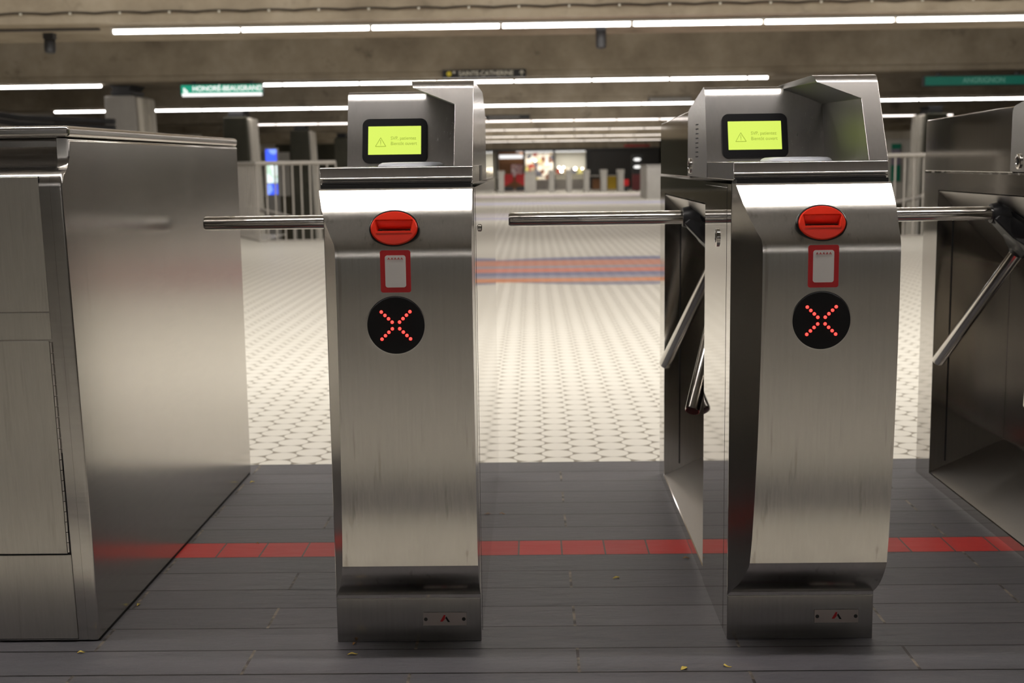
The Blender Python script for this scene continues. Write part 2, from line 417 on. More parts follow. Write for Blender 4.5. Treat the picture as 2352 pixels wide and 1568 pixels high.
# ================================================================ LIGHT STRIPS
def light_strip(name_label, x0, x1, y, z, mat='tube', pitch=1.253, ph=0, slope=.0):
    root = thing('light_strip', ((x0+x1)/2, y, z), name_label, 'light')
    L = (x1-x0)/2
    MB().box(-L, L, -.05, .05, .012, .03).build('batten', 'batten', root)
    first = math.floor((x0-ph)/pitch)
    k = first
    while ph+k*pitch < x1-.1:
        a = max(x0, ph+k*pitch+.012)-(x0+x1)/2; b = min(x1, ph+(k+1)*pitch-.012)-(x0+x1)/2
        if b-a > .15:
            MB().tube((a, 0, 0), (b, 0, 0), .026, n=12).build('tube', mat, root, smooth=40)
            MB().box(a-.008, a+.012, -.03, .03, -.03, .012).build('end_cap', 'batten', root)
        k += 1
    return root
light_strip('nearest long fluorescent strip across the top of the view', -4.02, 8.6, 12.46, 2.35, ph=.97)
light_strip('second fluorescent strip, long run behind both turnstile heads', -4.35, 3.82, 20.88, 2.35, ph=-.27)
light_strip('short fluorescent run above the left steel cabinet, level with the second strip', -9.5, -6.98, 20.88, 2.37, ph=-.27)
light_strip('third fluorescent strip, meeting the tops of the second pair of columns', -10.9, 11.5, 29.3, 2.33, ph=.0)
light_strip('fourth fluorescent strip from the front', -8.9, 12.3, 37.72, 2.245, 'tubemid', ph=.0)
light_strip('fifth fluorescent strip, faint between the turnstile heads', -4.0, 8, 46.14, 2.195, 'tubefar', ph=.3)
light_strip('sixth fluorescent strip, fainter and lower than the fifth', -3.6, 7.6, 54.56, 2.12, 'tubefar', ph=.6)
light_strip('farthest fluorescent strip, just above the shop front', -3.2, 7.2, 62.98, 2.055, 'tubefar', ph=.1)
light_strip('fluorescent strip overhead, in front of the turnstiles', -3.2, 2.7, 2.45, 2.41, 'tubenear', ph=0)
light_strip('fluorescent strip overhead, behind the photographer', -5, 6.2, -6.14, 2.41, 'tubeback', ph=0)

uf = thing('unlit_strip', (-6.6, 12.46, 2.36), 'dark unlit strip fixture continuing the nearest light strip to the left', 'light')
MB().box(-2.5, 2.45, -.03, .03, .002, .022).build('batten', 'cable', uf)
# cable along the front beam with small clips
mb = MB(); x = -6.; pts = []
while x < 6.5:
    ph = (x+1.044)/.472*2*PI/2
    pts.append((x, 12.255, 2.497+.012*abs(math.cos(ph))-.0*x)); x += .059
for a, b in zip(pts[:-1], pts[1:]): mb.tube(a, b, .009, n=6, caps=False)
cab = mb.build('ceiling_cable', 'cable', smooth=60); tag(cab, 'thin dark cable sagging between pale clips along the front ceiling beam', 'cable')
for i in range(-10, 16):
    xx = -1.044+.472*i
    if -5.9 < xx < 6.4: MB().box(xx-.010, xx+.010, 12.238, 12.262, 2.488, 2.506).build('clip', 'clip', cab)

def can(x, top, bot, r, label):
    root = thing('ceiling_spotlight', (x, 12.9, top), label, 'spotlight')
    MB().box(-.05, .05, -.05, .05, -.012, .058).build('mount', 'darkm', root)
    MB().lathe((0,0,-.01), (.0, -.12, -1), [(0, r*.86), (.02, r), (top-bot-.05, r), (top-bot-.015, r*.9), (top-bot-.01, r*.6)], 20).build('housing', 'darkm', root, smooth=40)
can(-4.80, 2.34, 2.19, .056, 'small black ceiling spotlight above the left steel cabinet')
can(.705, 2.34, 2.155, .052, 'black cylindrical ceiling spotlight above the gap between the two turnstiles')

# ================================================================ SIGNS
def sign(x0, x1, z0, z1, y, label, txt, face, tmat, tx, tsize, arrow=None, rotz=0, sx=1.0, skew=0):
    root = thing('hanging_sign', ((x0+x1)/2, y, z0), label, 'sign')
    W, H = (x1-x0), (z1-z0)
    MB().box(-W/2, W/2, 0, .10, 0, H).build('sign_box', 'darkm', root, bevel=.004)
    MB().box(-W/2+.02, W/2-.01, -.006, 0, .012, H-.012).build('sign_face', face, root)
    for q in (-.35, .35): MB().box(q*W-.02, q*W+.02, .05, .24 if y < 21 else .40, H-.05, H+.05 if z1 < 2.385 else H-.015).build('bracket', 'darkm', root)
    if txt: text_mesh(txt, tsize, tmat, 'lettering', root, (tx, -.0075, H*(.60 if txt.startswith('HON') else .5)), R90, align='CENTER', sx=sx, weight=.002)
    for a in (arrow or []):
        mbb = MB(); 
        for (p, q) in a: 
            mbb.tube((p[0], -.01, p[1]), (q[0], -.01, q[1]), .009, n=8)
        mbb.build('arrow', tmat, root)
    return root
g = sign(-5.625, -4.29, 2.172, 2.352, 20.62, 'lit green direction sign HONORÉ-BEAUGRAND with a white lower edge', 'HONORÉ-BEAUGRAND', 'green', 'signw', .1, .108, arrow=[[((-.60,.12),(-.54,.06)), ((-.60,.12),(-.60,.06)) , ((-.60,.06),(-.54,.06))]], sx=.99)
MB().box(-.63, .655, -.02, 0, -.012, .04).build('lit_edge', 'signw', g)
g = sign(6.25, 8.05, 2.155, 2.315, 20.62, 'dark green ANGRIGNON direction sign at the right edge', 'ANGRIGNON', 'greenD', 'signD', .05, .115, arrow=[[((.74,.11),(.80,.05)), ((.80,.11),(.80,.05)), ((.74,.05),(.80,.05))]], sx=.95)
g = sign(-1.405, -.07, 2.395, 2.518, 20.62, 'narrow black SAINTE-CATHERINE exit sign with yellow disc and up arrow', 'SAINTE-CATHERINE', 'signb', 'paint', .03, .10, arrow=[[((.60,.025),(.60,.10)), ((.60,.10),(.565,.065)), ((.60,.10),(.635,.065))]], sx=.98)
MB().lathe((-.56, -.006, .062), (0,-1,0), [(0,.04), (.003,.04)], 20).build('yellow_disc', 'yellow', g)
MB().box(-.50, -.46, -.009, -.006, .07, .10).build('exit_mark', 'paint', g)
g = sign(2.65, 3.62, 2.345, 2.445, 29.02, 'pale grey sign strip by the top of the right turnstile head', '', 'greysign', 'paint', 0, .1)
g = sign(-1.33, -.03, 2.29, 2.41, 37.44, 'small dark sign strip above the fourth light strip', '', 'signb', 'paint', 0, .1)
MB().box(-.55, .35, -.009, -.006, .045, .075).build('lettering', 'greysign', g)

# ================================================================ COLUMNS
def column(xi, xo, y, top, bot, label, w=.9, mat='concdark'):
    """xi = inner face edge, xo = outer edge"""
    s = 1 if xi > xo else -1
    root = thing('concrete_column', ((xi+xo)/2, y, bot), label, 'column', 'columns along the hall')
    h = top-bot; a, b = (xi-xo)/2*s, 0
    hw = abs(xi-xo)/2
    fl_ = .035*h
    vs = []
    for z, e in ((0, fl_), (h, 0)):
        x0, x1 = (-hw-.02*h*(z == 0), hw+e) if s > 0 else (-hw-e, hw+.02*h*(z == 0))
        vs += [(x0, 0, z), (x1, 0, z), (x1, w, z), (x0, w, z)]
    MB().faces(vs, [(0,1,2,3), (4,5,6,7), (0,1,5,4), (1,2,6,5), (2,3,7,6), (3,0,4,7)]).build('shaft', mat, root, bevel=.03, seg=3)
    # two fins on the inner side, coloured pale to stand for hall light
    for k, (y0, y1) in enumerate(((.08, .40), (.50, .84))):
        v2 = []
        for z, e in ((0, fl_), (h-.02, 0)):
            xb = (hw+e)*s
            v2 += [(xb-.02*s, y0, z), (xb+.09*s, y0, z), (xb+.09*s, y1, z), (xb-.02*s, y1, z)]
        MB().faces(v2, [(0,1,2,3), (4,5,6,7), (0,1,5,4), (1,2,6,5), (2,3,7,6), (3,0,4,7)]).build('side_fin', 'fin', root, bevel=.05, seg=5)
    MB().prism([(-hw*.62, h+.01), (hw*.62, h+.01), (hw*.72, h+.07), (hw*.5, h+.1), (hw*.78, h+.17), (-hw*.78, h+.17), (-hw*.5, h+.1), (-hw*.72, h+.07)], 'y', .1, w-.1).build('bearing_cap', 'darkm', root)
    return root
column(-6.45, -6.95, 20.9, 2.21, -3.5, 'broad concrete column rising behind the left steel cabinet', mat='concgrey')  # paler concrete stands in for the stronger light on this column
column(-6.50, -7.04, 29.3, 2.16, -3.5, 'concrete column with pale fins just right of the left steel cabinet')
column(-6.56, -7.10, 37.7, 2.06, -3.5, 'dark concrete column between the railing and the left turnstile head, third from the front')
column(-6.60, -7.10, 46.1, 2.00, -1.2, 'farthest left concrete column, against the left turnstile head')
column(8.97, 9.45, 29.3, 2.02, -3.5, 'concrete column with pale fins behind the rightmost turnstile')

# ================================================================ TURNSTILE
# local frame: x across (0 = passage side), y depth from the plinth face, z up
W = .320
def make_turnstile(label):
    t = thing('turnstile', (0, 0, 0), label, 'turnstile', 'turnstiles in the near gate line')
    D = lambda y: y-2.69
    # ---- housing
    mb = MB()
    mb.box(0.0, W, 0, .40, 0, .998)
    mb.prism([(0.002,0), (0.002,.03), (.24,.14), (.24,.705), (0.002,.945), (0.002,.998), (W,.998), (W,0)], 'y', .40, 1.36)
    mb.box(0.002, W, 1.36, 1.50, 0, .998)
    mb.build('housing', 'side', t)
    # dull lining of the arm recess
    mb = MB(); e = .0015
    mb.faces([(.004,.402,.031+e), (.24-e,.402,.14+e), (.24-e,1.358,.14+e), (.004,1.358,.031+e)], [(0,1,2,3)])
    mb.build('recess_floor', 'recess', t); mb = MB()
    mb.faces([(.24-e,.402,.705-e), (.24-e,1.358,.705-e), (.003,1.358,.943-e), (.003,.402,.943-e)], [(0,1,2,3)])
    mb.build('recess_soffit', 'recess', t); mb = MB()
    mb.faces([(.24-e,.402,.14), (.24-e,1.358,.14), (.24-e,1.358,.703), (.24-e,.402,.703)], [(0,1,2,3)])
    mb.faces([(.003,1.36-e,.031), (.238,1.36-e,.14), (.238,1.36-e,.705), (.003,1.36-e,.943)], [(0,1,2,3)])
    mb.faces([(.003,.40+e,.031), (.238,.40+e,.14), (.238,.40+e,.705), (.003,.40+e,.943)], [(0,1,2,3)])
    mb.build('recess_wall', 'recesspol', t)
    MB().box(.05, .054, 1.3562, 1.3585, .07, .88).build('recess_seam', 'gap', t)
    # ---- side panels with their shadow gaps
    for sx, nm in ((0, -1), (W, 1)):
        p = MB().box(sx-.0005 if nm < 0 else sx, sx if nm < 0 else sx+.0005, .0585, .392, .012, .990).build('side_panel', 'side', t, bevel=.0002)
        MB().box(sx-.0003 if nm < 0 else sx, sx if nm < 0 else sx+.0003, .0570, .0582, .004, .996).build('seam', 'gap', p)
        if nm > 0:
            MB().lathe((sx, .26, .90), (1, 0, 0), [(0, .009), (.004, .009), (.006, .006)], 20).build('stud', 'chrome', t, smooth=35); continue
        k = MB().lathe((sx, .190, .875), (nm, 0, 0), [(0, .021), (.004, .021), (.005, .018), (.005, .0125), (.002, .012)], 28).build('key_lock', 'chrome', t, smooth=35)
        MB().box(sx+nm*.0045-.0008, sx+nm*.0045+.0008, .187, .193, .866, .884).build('keyhole', 'gap', k)
    # ---- plinth front
    MB().box(.001, W-.001, -.003, .02, .0, .100).build('plinth', 'chamfer', t, bevel=.0015)
    # ---- bulged front cover
    prof = [(2.700,.101), (2.668,.121), (2.640,.142), (2.622,.160), (2.607,.178), (2.597,.193), (2.591,.205),
            (2.5825,.26), (2.573,.36), (2.565,.46), (2.560,.56), (2.556,.66), (2.554,.76), (2.554,.86), (2.5555,.878), (2.5595,.889),
            (2.567,.902), (2.578,.921), (2.587,.936), (2.592,.945), (2.5985,.954), (2.602,.958), (2.637,.9965), (2.642,1.000)]
    n = len(prof); ins = lambda y, z=0: max(0, (2.69-y)*.31)*max(0, min(1, (1.0-z)/.112))
    vs = []
    for y, z in prof: vs += [(ins(y, z)+.001, D(y), z), (W-.0005, D(y), z), (0.0005, D(2.69), z), (W-.0005, D(2.70), z), ]
    fs = []
    for i in range(n-1):
        a, b = 4*i, 4*i+4
        fs.append((a, a+1, b+1, b))
    mbf = MB(); mbf.faces(vs, fs)
    mbf.faces([vs[0], vs[1], vs[3], vs[2]], [(0,1,2,3)])
    k = 4*(n-1); mbf.faces([vs[k], vs[k+1], vs[k+3], vs[k+2]], [(0,1,2,3)])
    cover = mbf.build('front_cover', 'front', t, smooth=32)
    for e in cover.data.edges:
        if all(abs(cover.data.vertices[i].co.z-.205) < .001 or abs(cover.data.vertices[i].co.z-.9965) < .0005 for i in e.vertices): cover.data.attributes['sharp_edge'].data[e.index].value = True
    mbs = MB()
    for i in range(n-1):
        a, b = 4*i, 4*i+4
        mbs.faces([vs[a], vs[b], vs[b+2], vs[a+2]], [(0,1,2,3)])
    mbs.build('cover_chamfer', 'chamfer', t, smooth=30)
    mbs = MB()
    for i in range(n-1):
        a, b = 4*i, 4*i+4
        mbs.faces([vs[a+1], vs[b+1], vs[b+3], vs[a+3]], [(0,1,2,3)])
    mbs.build('cover_flank', 'chamfer', t)
    MB().box(.004, W-.004, D(2.645), .02, .998, 1.008).build('neck', 'gap', t)
    # ---- ticket slot: red oval, pressed-in pocket
    a_, b_ = .0485, .0352
    N1, N2 = 96, 30
    def hgt(x, z):
        r = math.sqrt((x/a_)**2+(z/b_)**2)
        h = .0085-.0035*r*r - (.006*max(0, (r-.93)/.07))
        if -.0066 < z < .0165:
            g2 = (z+.0066)/.0231; hw = .0325+.0045*g2
            if abs(x) < hw+.002:
                e = min(1, max(0, (hw+.002-abs(x))/.0035))
                h -= e*(.0035+.020*(1-g2))*min(1, (1-g2)/.06)
        elif -.0128 < z <= -.0066 and abs(x) < .0375:
            h += .0010*min(1, (z+.0128)/.0015)*min(1, (.0375-abs(x))/.002)
        return h
    vs, fs = [], []
    nx, nz = 190, 150
    idx = {}
    for j in range(nz+1):
        for i in range(nx+1):
            u = -1+2*i/nx; v = -1+2*j/nz
            # squircle-to-circle map
            x = u*math.sqrt(1-v*v/2)*a_; z = v*math.sqrt(1-u*u/2)*b_
            vs.append((x, -hgt(x, z), z))
    for j in range(nz):
        for i in range(nx):
            q = j*(nx+1)+i; fs.append((q, q+1, q+nx+2, q+nx+1))
    slot_m = Matrix.Translation((.163, D(2.566), .921)) @ Matrix.Rotation(math.radians(-14), 4, 'X')
    so = MB().faces(vs, fs).build('ticket_slot', 'red', t, smooth=28, matrix=slot_m)
    def oval(a, b, y0, y1, n=64): 
        return MB().prism([(a*math.cos(2*PI*i/n), b*math.sin(2*PI*i/n)) for i in range(n)], 'y', y0, y1)
    # body behind it
    oval(a_*.995, b_*.995, .030, .018).build('slot_body', 'gap', so, matrix=slot_m)
    rimv, rimf = [], []
    n = 72
    for i in range(n):
        c, s_ = math.cos(2*PI*i/n), math.sin(2*PI*i/n)
        for (aa, yy) in ((1.0, .003), (1.0, -.0015), (1.045, .001), (1.05, .03)):
            rimv.append(((a_+(aa-1)*.05)*c, yy, (b_+(aa-1)*.05)*s_))
    for i in range(n):
        for q in range(3):
            A = 4*i+q; B = 4*((i+1) % n)+q; rimf.append((A, B, B+1, A+1))
    MB().faces(rimv, rimf).build('rim', 'black', so, smooth=50, matrix=slot_m)
    MB().box(-.0325, .0325, .0035, .016, -.0068, -.0022).build('slot_mouth', 'gap', so, matrix=slot_m)
    # ---- card sticker
    ym = D(2.5545)
    mt = Matrix.Translation((.165, ym-.0003, .8345))
    st = MB().rrect(.0615, .0855, .005, .0006).build('card_sticker', 'redst', t, matrix=mt)
    MB().rrect(.042, .065, .005, .0004).build('white_card', 'whitest', st, matrix=Matrix.Translation((.165, ym-.0009, .8345)))
    mb = MB()
    for i in range(5):
        cx = .165-.0132+.0066*i; cz = .8605; s_ = .0026
        mb.prism([(cx-s_, cz-.0022), (cx, cz+.0026), (cx+s_, cz-.0022), (cx+s_*.45, cz-.0022), (cx, cz+.0002), (cx-s_*.45, cz-.0022)], 'y', ym-.0017, ym-.0013)
    mb.build('arrow_row', 'redst', st)
    # ---- round signal with a red cross of dots
    zc = .7245; yf = D(2.5547)
    sg = MB().lathe((.163, yf+.004, zc), (0,-1,0), [(0, .0585), (.0052, .0585), (.006, .0575)], 72).build('signal_disc', 'black', t, smooth=35)
    MB().lathe((.163, yf+.0035, zc), (0,-1,0), [(0, .0605), (.0045, .0602), (.0047, .0585)], 72).build('trim_ring', 'chrome', sg, smooth=35)
    for sx in (-1, 1):
        for sz in (-1, 1):
            for q in range(4):
                dx = .0075+.0072*q; dz = .0068+.0070*q
                MB().lathe((.163+sx*dx, yf-.0012, zc+sz*dz), (0,-1,0), [(0, .0035), (.0016, .0033), (.0026, .002)], 12).build('led', 'led', sg, smooth=50)
    # ---- nameplate
    npz, npx = .0525, .2395; yp = -.003
    npl = MB().box(npx-.048, npx+.048, yp-.0022, yp, npz-.0148, npz+.0148).build('nameplate', 'plate', t, bevel=.0006)
    for s_ in (-1, 1): MB().lathe((npx+s_*.042, yp-.002, npz), (0,-1,0), [(0,.0042), (.0012,.004), (.0016,.002)], 14).build('screw', 'rubber', npl)
    MB().prism([(npx-.0105, npz-.0055), (npx-.002, npz+.0095), (npx+.0015, npz+.0095), (npx+.0005, npz+.0005), (npx-.0048, npz-.0055)], 'y', yp-.0026, yp-.0021).build('red_stroke', 'redst', npl)
    MB().prism([(npx+.0012, npz+.0025), (npx+.0035, npz+.0065), (npx+.0115, npz-.0065), (npx+.0065, npz-.0065)], 'y', yp-.0026, yp-.0021).build('black_stroke', 'gap', npl)
    # ---- rear box
    mb = MB(); mb.prism([(D(3.44), 1.003), (D(3.44), 1.178), (D(3.455), 1.1795), (D(4.19), 1.167), (D(4.20), 1.160), (D(4.20), 1.003)], 'x', .004, W-.004)
    mb.build('rear_box', 'side', t, bevel=.003)
    # ---- head: tray, case, hood
    mb = MB()
    mb.prism([(D(2.668), 1.0065), (D(2.6615), 1.009), (D(2.6605), 1.0125), (D(2.6635), 1.0145), (D(2.6600), 1.0165), (D(2.6595), 1.0205), (D(2.6625), 1.0225), (D(2.6630), 1.0415), (D(2.6655), 1.044), (D(3.07), 1.044), (D(3.07), 1.0065)], 'x', 0, .3195)
    mb.build('tray', 'steel', t, smooth=60, bevel=.0012, bang=80)
    mb = MB()
    mb.prism([(D(3.06), 1.03), (D(3.0925), 1.135), (D(3.112), 1.198), (D(3.116), 1.208), (D(3.122), 1.217), (D(3.131), 1.2225), (D(3.142), 1.2235), (D(3.42), 1.182), (D(3.436), 1.177), (D(3.444), 1.166), (D(3.446), 1.0065), (D(3.06), 1.0065)], 'x', 0, .281)
    mb.build('head_case', 'steelhead', t, smooth=22)
    # hood (right wall + slanting roof), front leaning back
    bm = bmesh.new()
    fy = lambda z: D(2.6645)+(z-1.044)*.585
    out = [(.2800,1.0435), (W,1.0435), (W,1.2265), (.1850,1.2265), (.1900,1.2105), (.2800,1.1740)]
    f0 = [bm.verts.new((x, fy(z), z)) for x, z in out]
    f1 = [bm.verts.new((x, D(3.16), z+(.006 if (i in (4,5)) else 0))) for i, (x, z) in enumerate(out)]
    bm.faces.new(f0); bm.faces.new(f1[::-1])
    for i in range(6): bm.faces.new((f0[i], f0[(i+1) % 6], f1[(i+1) % 6], f1[i]))
    bmesh.ops.recalc_face_normals(bm, faces=bm.faces)
    ed = [e for e in bm.edges if set(e.verts) == {f0[2], f0[3]}]
    bmesh.ops.bevel(bm, geom=ed, offset=.020, segments=6, profile=.5, affect='EDGES')
    mb = MB(); mb.bm.free(); mb.bm = bm
    hood = mb.build('hood', 'steel', t, smooth=24, bevel=.0012, bang=28)
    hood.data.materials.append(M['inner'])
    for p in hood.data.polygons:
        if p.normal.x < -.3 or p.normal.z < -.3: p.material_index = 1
        if p.area > .002: p.use_smooth = False
    MB().prism([(D(3.155), 1.0065), (D(3.155), 1.2265), (D(3.27), 1.2265), (D(3.42), 1.184), (D(3.444), 1.168), (D(3.446), 1.0065)], 'x', .2805, W).build('hood_back', 'steel', t, smooth=22)
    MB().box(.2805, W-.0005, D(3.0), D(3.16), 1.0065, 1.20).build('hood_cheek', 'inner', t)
    # ---- screen
    tilt = math.atan2(.054, .170)
    Mx = Matrix.Translation((.115, D(3.0795)-.0005, 1.104)) @ Matrix.Rotation(-tilt*.99, 4, 'X')
    bz = MB().rrect(.1565, .1105, .017, .0035).build('screen_bezel', 'black', t, matrix=Mx, bevel=.001)
    sc = MB().rrect(.1270, .0705, .0008, .0005).build('screen', 'screen', bz, matrix=Mx @ Matrix.Translation((-.0005, -.0036, .0005)))
    def on(o, x, z): o.matrix_local = Mx @ Matrix.Translation((x, -.0045, z)) @ Matrix.Rotation(PI/2, 4, 'X')
    for s_, z in (('SVP, patientez', .0052), ('Bientôt ouvert', -.0080)):
        o = text_mesh(s_, .0118, 'ink', 'screen_text', sc, (0,0,0), (0,0,0), depth=.0001, sx=.90); on(o, -.0100, z)
    mb = MB(); P = [(-.0465, -.0145), (-.0215, -.0145), (-.034, .0072)]
    for i in range(3):
        a, b = P[i], P[(i+1) % 3]; mb.tube((a[0], -.0046, a[1]), (b[0], -.0046, b[1]), .0007, n=6)
    mb.box(-.0347, -.0333, -.0049, -.0044, -.0078, .0012); mb.box(-.0347, -.0333, -.0049, -.0044, -.0112, -.0096)
    mb.build('warning_symbol', 'ink', sc, matrix=Mx)
    # ---- card reader pad
    mb = MB(); n = 40; rings = [(1.0, .0), (.985, .0025), (.95, .0055), (.86, .0082), (.6, .0092), (.05, .0095)]
    vs, fs = [], []
    for k_, (s_, z) in enumerate(rings):
        for i in range(n):
            a = 2*PI*i/n; c, s2 = math.cos(a), math.sin(a)
            sg_ = lambda v: (1 if v >= 0 else -1)*abs(v)**.55
            vs.append((.172+.072*s_*sg_(c), D(2.88)+.10*s_*sg_(s2), 1.044+z))
    for k_ in range(len(rings)-1):
        for i in range(n): fs.append((k_*n+i, k_*n+(i+1) % n, (k_+1)*n+(i+1) % n, (k_+1)*n+i))
    fs.append(tuple(range((len(rings)-1)*n, len(rings)*n)))
    mb.faces(vs, fs).build('card_reader', 'pad', t, smooth=60)
    # ---- vents and head locks
    mb = MB()
    for i in range(8): mb.box(-.0012, .0005, D(3.235), D(3.275), 1.056+i*.0115, 1.0585+i*.0115)
    mb.build('vent', 'gap', t)
    k = MB().lathe((0, D(3.385), 1.034), (-1, 0, 0), [(0, .020), (.0035, .020), (.005, .017), (.005, .0125), (.002, .0115)], 28).build('head_lock', 'chrome', t, smooth=35)
    MB().box(-.005, -.0018, D(3.382), D(3.388), 1.026, 1.042).build('keyhole', 'gap', k)
    # ---- tripod arms
    Cc = Vector((.158, D(3.59), .890)); ax = Vector((-1, 0, -1)).normalized()
    base = Cc+ax*.070
    hub = MB().lathe(base-ax*.012, ax, [(0, .100), (.012, .100), (.015, .092), (.022, .078), (.040, .070), (.058, .052), (.066, .030)], 40).build('hub', 'hub', t, smooth=30)
    MB().lathe(base-ax*.001, ax, [(0, .112), (.004, .112), (.005, .108), (.005, .100)], 44).build('hub_ring', 'chrome', hub, smooth=30)
    for dx, dy, dz in ((-1, 0, 0), (-.25, .612, -.75), (-.268, -.612, -.740)):
        d = Vector((dx, dy, dz)).normalized(); sd = d.cross(ax).normalized(); up = ax
        p0, p1 = base+ax*.004, Cc+d*.150
        vs = []
        for p, ww, hh in ((base+ax*.002, .046, .05), (Cc+d*.138, .030, .022)):
            for a1, b1 in ((-1, -.3), (1, -.3), (1, 1), (-1, 1)): vs.append(tuple(p+sd*(ww*a1)+up*(hh*b1)))
        MB().faces(vs, [(0,1,2,3), (4,5,6,7), (0,1,5,4), (1,2,6,5), (2,3,7,6), (3,0,4,7)]).build('hub_arm', 'hub', hub, bevel=.006, seg=2)
    L = .643
    for dx, dy, dz in ((-1, 0, 0), (-.25, .612, -.75), (-.268, -.612, -.740)):
        d = Vector((dx, dy, dz)).normalized()
        arm = MB().lathe(Cc+d*.128, d, [(0, .0195), (L-.128-.004, .0195), (L-.128, .0175)], 36).build('arm', 'chrome', t, smooth=35)
        MB().lathe(Cc+d*(L-.0005), d, [(0, .0172), (.0012, .0165)], 28).build('end_plug', 'black', arm, smooth=30)
        MB().lathe(Cc+d*.080, d, [(0, .040), (.030, .037), (.060, .030), (.074, .027), (.075, .0205)], 28).build('arm_socket', 'hub', arm, smooth=30)
    return t
GRP = 'turnstiles in the near gate line'
T1 = make_turnstile('middle steel turnstile, with its whole left and right sides in view between two passages')
T1.location = (.420, 2.69, 0)
T1['label'] = 'right-hand of the two full steel turnstiles, its arm recess open toward the passage'
T0 = copy_tree(T1); T0.location = (.420-.862, 2.69, 0)
T0['label'] = 'left-hand of the two full steel turnstiles, one arm reaching toward the steel cabinet'
T2 = copy_tree(T1); T2.location = (.420+.862, 2.69, 0)
T2['label'] = 'partly seen steel turnstile at the right edge, its black hub and lower arm showing'

# ================================================================ STEEL CABINET
cb = thing('steel_cabinet', (-.978, 2.70, 0), 'wide worn stainless steel cabinet at the left edge with hinged door', 'cabinet')
WX = -.80
lowp = [(.003, .004), (-.055, 1.012), (-.0545, 1.024), (-.050, 1.034), (-.040, 1.043), (-.022, 1.048)]
mb = MB()
mb.prism(lowp+[(1.55, 1.048), (1.55, .004)], 'x', WX, -.026)
mb.box(WX, -.026, .045, 1.55, 1.046, 1.1125)
mb.build('body', 'cab', cb, smooth=40)
mb = MB(); mb.prism(lowp+[(-.006, 1.053), (-.001, 1.062), (0, 1.075), (0, 1.1128), (1.55, 1.1128), (1.55, .004)], 'x', -.0265, 0)
bmesh.ops.bevel(mb.bm, geom=[e for e in mb.bm.edges if all(abs(v.co.x) < 1e-5 for v in e.verts)], offset=.007, segments=4, profile=.5, affect='EDGES')
sp_ = mb.build('side_panel', 'cab', cb, smooth=40)
for p in sp_.data.polygons:
    if p.area > .02: p.use_smooth = False
MB().box(WX, .0012, -.003, 1.552, 1.1145, 1.1395).build('lid', 'cab', cb, bevel=.009, seg=4)
MB().prism([(-.022, 1.0482), (-.006, 1.0495), (.006, 1.0535), (.013, 1.0585), (.031, 1.0755), (.039, 1.085), (.0438, 1.096), (.0445, 1.0482)], 'x', WX, -.028).build('slot_sill', 'steel', cb, smooth=60)
MB().box(-.0285, -.0262, .004, .044, 1.050, 1.1125).build('slot_gap', 'gap', cb)
fyc = lambda z: .003-.0561*z
def cab_panel(name, x0, x1, z0, z1, t=.003, mat='cabfront', par=cb, bev=.0012):
    vs = [(x0, fyc(z0), z0), (x1, fyc(z0), z0), (x1, fyc(z1), z1), (x0, fyc(z1), z1), (x0, fyc(z0)-t, z0), (x1, fyc(z0)-t, z0), (x1, fyc(z1)-t, z1), (x0, fyc(z1)-t, z1)]
    return MB().faces(vs, [(0,1,2,3), (4,5,6,7), (0,1,5,4), (1,2,6,5), (2,3,7,6), (3,0,4,7)]).build(name, mat, par, bevel=bev)
cab_panel('gap_frame', WX+.02, -.0475, .006, 1.034, .0004, 'gap', bev=0)
cab_panel('upper_panel', WX+.02, -.049, .749, 1.033)
lk = cab_panel('lock_rail', WX+.02, -.049, .689, .747)
MB().lathe((-.178, fyc(.72)-.003, .720), (0,-1,0), [(0,.0135), (.003,.0135), (.004,.010)], 24).build('key_lock', 'steel', lk, smooth=35)
dr = cab_panel('door', WX+.02, -.055, .208, .686)
mb = MB()
for i in range(20):
    z0 = .212+i*.0236
    mb.tube((-.0515, fyc(z0)-.0035, z0), (-.0515, fyc(z0+.0222)-.0035, z0+.0222), .0026, n=10)
mb.build('hinge', 'steel', dr, smooth=50)
cab_panel('kick_panel', WX+.02, -.0475, .008, .205)
MB().box(WX, -.002, .012, 1.54, 0, .006).build('foot_gap', 'gap', cb)

# ================================================================ LEAF SCRAPS
def leaf(x, y, L, wd, ang, label, mat='leaf', curl=.004, bend=.3):
    n = 9; vs, fs = [], []
    for i in range(n):
        t = i/(n-1); ww = wd*math.sin(PI*min(1, t*1.05+.02))**.8+.0004
        px = (t-.5)*L; py = bend*L*(t-.5)**2*2
        z = .001+curl*math.sin(PI*t)*(.6+.4*math.sin(5*t))
        vs += [(px, py-ww/2, z), (px, py, z-.0006), (px, py+ww/2, z+.0006)]
    for i in range(n-1):
        for q in (0, 1): a = 3*i+q; fs.append((a, a+3, a+4, a+1))
    o = MB().faces(vs, fs).build('leaf_scrap', mat)
    sm = o.modifiers.new('thickness', 'SOLIDIFY'); sm.thickness = .0006
    o.location = (x, y, 0); o.rotation_euler = (0, 0, math.radians(ang)); return tag(o, label, 'leaf', 'leaf scraps on the floor')
leaf(.207, 3.107, .020, .008, 35, 'curled yellow leaf scrap lying mid-passage between the two full turnstiles', bend=.6)
leaf(.308, 2.524, .022, .011, 55, 'plump yellow leaf scrap near the bottom edge of the view')
leaf(.393, 2.534, .020, .004, -50, 'thin forked yellow leaf scrap in front of the right-hand full turnstile', bend=.9)
leaf(-.398, 2.612, .022, .0055, 8, 'thin yellow leaf scrap in front of the left-hand full turnstile', bend=.2)
leaf(-.402, 2.674, .013, .006, 70, 'brownish leaf crumb touching the base of the left-hand full turnstile', 'leaf2')
leaf(-.996, 2.633, .016, .006, 15, 'yellow leaf scrap below the front of the steel cabinet')
